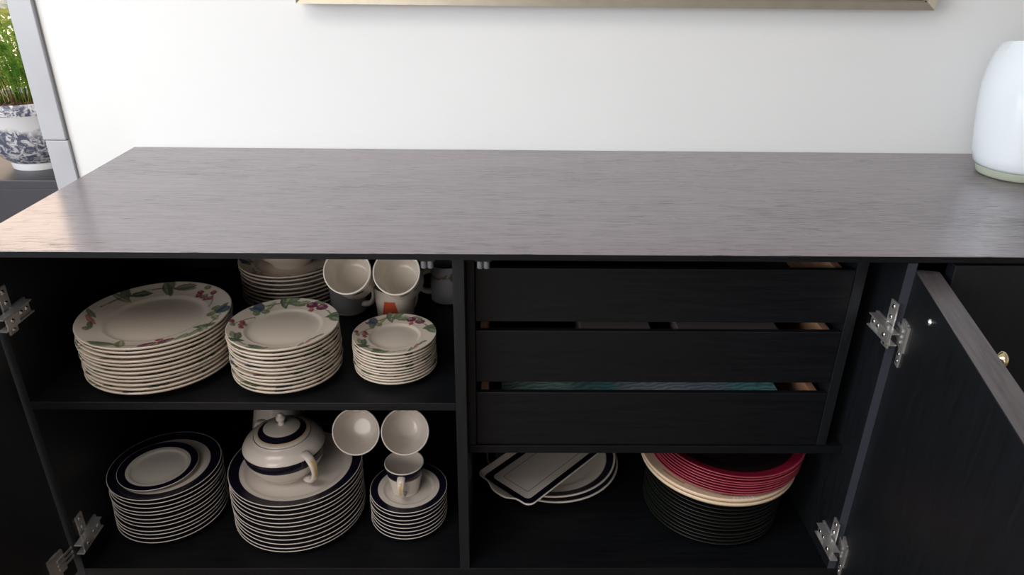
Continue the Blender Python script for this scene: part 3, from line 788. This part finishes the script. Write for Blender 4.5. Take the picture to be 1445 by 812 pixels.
# rectangular tray with lipped ends
def tray():
    Lx, Wy = .290, .1395
    v = []; cols = []; f = []
    def ring(inx, iny, z, rc, col, lift=0.0):
        hx, hy = Lx/2-inx, Wy/2-iny; n = 0
        for cx_, cy_, a0 in ((1, 1, 0), (-1, 1, 90), (-1, -1, 180), (1, -1, 270)):
            for k in range(7):
                a = math.radians(a0+15*k); x = cx_*(hx-rc)+rc*math.cos(a); y = cy_*(hy-rc)+rc*math.sin(a)
                v.append((x, y, z)); cols.append(col); n += 1
            # straight run to the next corner, subdivided so the lip can wave
            nx = [(-1, 1), (-1, -1), (1, -1), (1, 1)][[0, 90, 180, 270].index(a0)]
            a = math.radians(a0+90); x0 = cx_*(hx-rc)+rc*math.cos(a); y0 = cy_*(hy-rc)+rc*math.sin(a)
            a2 = math.radians(a0+90); x1 = nx[0]*(hx-rc)+rc*math.cos(a2); y1 = nx[1]*(hy-rc)+rc*math.sin(a2)
            for k in range(1, 12):
                q = k/12; x = x0+(x1-x0)*q; y = y0+(y1-y0)*q; dz = 0
                if lift and a0 in (90, 270):
                    b_ = math.exp(-((q-.5)/.27)**4); x += math.copysign(lift*b_, x); dz = -.004*b_
                v.append((x, y, z+dz)); cols.append(col); n += 1
        return n
    W_, Nv = tuple(WHITE), tuple(NAVY)
    rings = [(.016, .014, 0, .012, W_, 0), (.010, .009, .001, .014, W_, 0), (.001, .001, .0125, .016, W_, .010), (0, 0, .014, .016, W_, .010), (.001, .001, .0152, .016, W_, .010), (.0028, .0024, .0150, .015, W_, .0090),
             (.0032, .0028, .0147, .015, W_, .0085), (.0095, .0090, .0050, .012, W_, 0), (.0100, .0094, .0045, .012, Nv, 0), (.0225, .0220, .0042, .010, Nv, 0), (.0229, .0224, .0042, .009, W_, 0),
             (.038, .037, .0040, .003, W_, 0), (.0382, .0372, .0040, .003, (.12, .10, .12), 0),
             (.0392, .0382, .0040, .003, (.12, .10, .12), 0), (.0394, .0384, .0040, .003, W_, 0)]
    for r_ in rings: n = ring(*r_)
    for j in range(len(rings)-1):
        for i in range(n): f.append((j*n+i, j*n+(i+1) % n, (j+1)*n+(i+1) % n, (j+1)*n+i))
    f.append(tuple(range(n-1, -1, -1))); k0 = (len(rings)-1)*n; f.append(tuple(k0+i for i in range(n)))
    return obj('serving_tray', v, f, M_CHINA, None, True, cols=np.array(cols))
tr = auto_smooth(tray(), 60)
ang = math.atan2(.73, .683)
dxy = Vector((math.cos(ang), math.sin(ang))); perp = Vector((.757, -.653))
near = (Vector((-.0500, .186))+Vector((.0548, .096)))/2
ctr = near+dxy*.145
tr.location = (ctr.x, ctr.y, ZB+EPS+2*sP+.0363-.0048); tr.rotation_euler = (0, 0, ang)
tr.location.z = ZB+EPS+2*sP+.0362
tag(tr, 'rectangular white tray with navy border resting on the round dishes', 'tray')

# charger plates: dark, then cream, then red
def flatcol(c_top, c_under, edge=None):
    def p(V, top):
        C = np.tile(np.array(c_under, dtype=float), (len(V), 1)); C[top] = c_top
        rad = np.hypot(V[:, 0], V[:, 1])
        if edge is not None: C[rad > rad.max()*.985] = edge
        return C
    return p
sK = .0086; nK = 13
pK = make_plate('dinner_plate', .1285, .017, sK, .0024, 160, 6, flatcol((.0020, .0022, .0020), (.0022, .0024, .0022), (.010, .012, .010)), .66, M_DKCH)
stack(pK, nK, .4150, .1890, ZB+EPS, sK, 'dark green black plate', 'right niche stack', 'plate', 'dark plates in the right niche', .0012, (.002, -.006), 0, 11)
z1 = ZB+EPS+nK*sK
def p_rope(V, top):
    C = np.tile(np.array((.72, .56, .40)), (len(V), 1)); th = np.arctan2(V[:, 1], V[:, 0]); rad = np.hypot(V[:, 0], V[:, 1])
    d = (th+math.radians(86)) ; k = top & (np.abs(d) < .16) & (rad > .13)
    mk = k & (np.sin(d*130+rad*300) > .45); C[mk] = (.85, .80, .74)
    mk = top & (rad > .128) & (rad < .132) & (np.sin(th*7) > .2); C[mk] = (.42, .22, .15)
    return C
sM = .0095
pM = make_plate('charger_plate', .1455, .0185, sM, .0062, 256, 16, p_rope, .70)
stack(pM, 2, .4155, .1860, z1, sM, 'cream charger plate with rope pattern rim', 'pair under the red plates', 'plate', 'cream charger plates', .0008, (0, .001), 0, 12)
z2 = z1+2*sM
sR = .0044; nR = 8
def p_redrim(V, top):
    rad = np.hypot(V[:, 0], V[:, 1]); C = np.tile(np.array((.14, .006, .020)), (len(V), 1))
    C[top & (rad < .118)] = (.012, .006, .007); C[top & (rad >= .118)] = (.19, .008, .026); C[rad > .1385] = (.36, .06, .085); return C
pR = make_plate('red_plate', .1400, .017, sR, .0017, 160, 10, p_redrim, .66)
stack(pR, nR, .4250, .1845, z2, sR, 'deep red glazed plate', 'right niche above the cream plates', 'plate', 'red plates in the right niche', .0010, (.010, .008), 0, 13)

# ------------------------------------------------------------------ white vase on the sideboard
va = empty('vase', (.979, .402, .8001)); tag(va, 'white ovoid glass vase with pale green clear base on the sideboard', 'vase')
prof = [(.069, .017), (.075, .023), (.0805, .040), (.0865, .077), (.0930, .128), (.0950, .165), (.0930, .195), (.0880, .223), (.0820, .243)]
v = []; f = []; n = 96
full = prof+[(.0790, .2445), (.0780, .243), (.084, .223), (.089, .195), (.091, .165), (.089, .128), (.0825, .077), (.075, .044), (.060, .031), (0, .028)]
full = [(0, .0172)]+full
for r, z in full:
    for i in range(n):
        a = 2*PI*i/n; x, y = r*math.cos(a), r*math.sin(a)
        zz = z+(max(0, z-.16)/.084)*(-.17*(y+.03)-.06*x)
        v.append((x, y, zz))
for j in range(len(full)-1):
    for i in range(n): f.append((j*n+i, j*n+(i+1) % n, (j+1)*n+(i+1) % n, (j+1)*n+i))
auto_smooth(obj('vase_body', v, f, M_VASE, va, True), 50)
auto_smooth(MB().lathe([(0, 0), (.058, 0), (.064, .0015), (.067, .005), (.0695, .0169), (0, .0169)], 96).make('glass_base', M_GBASE, va, True), 40)['label'] = 'thick clear pale green glass foot'
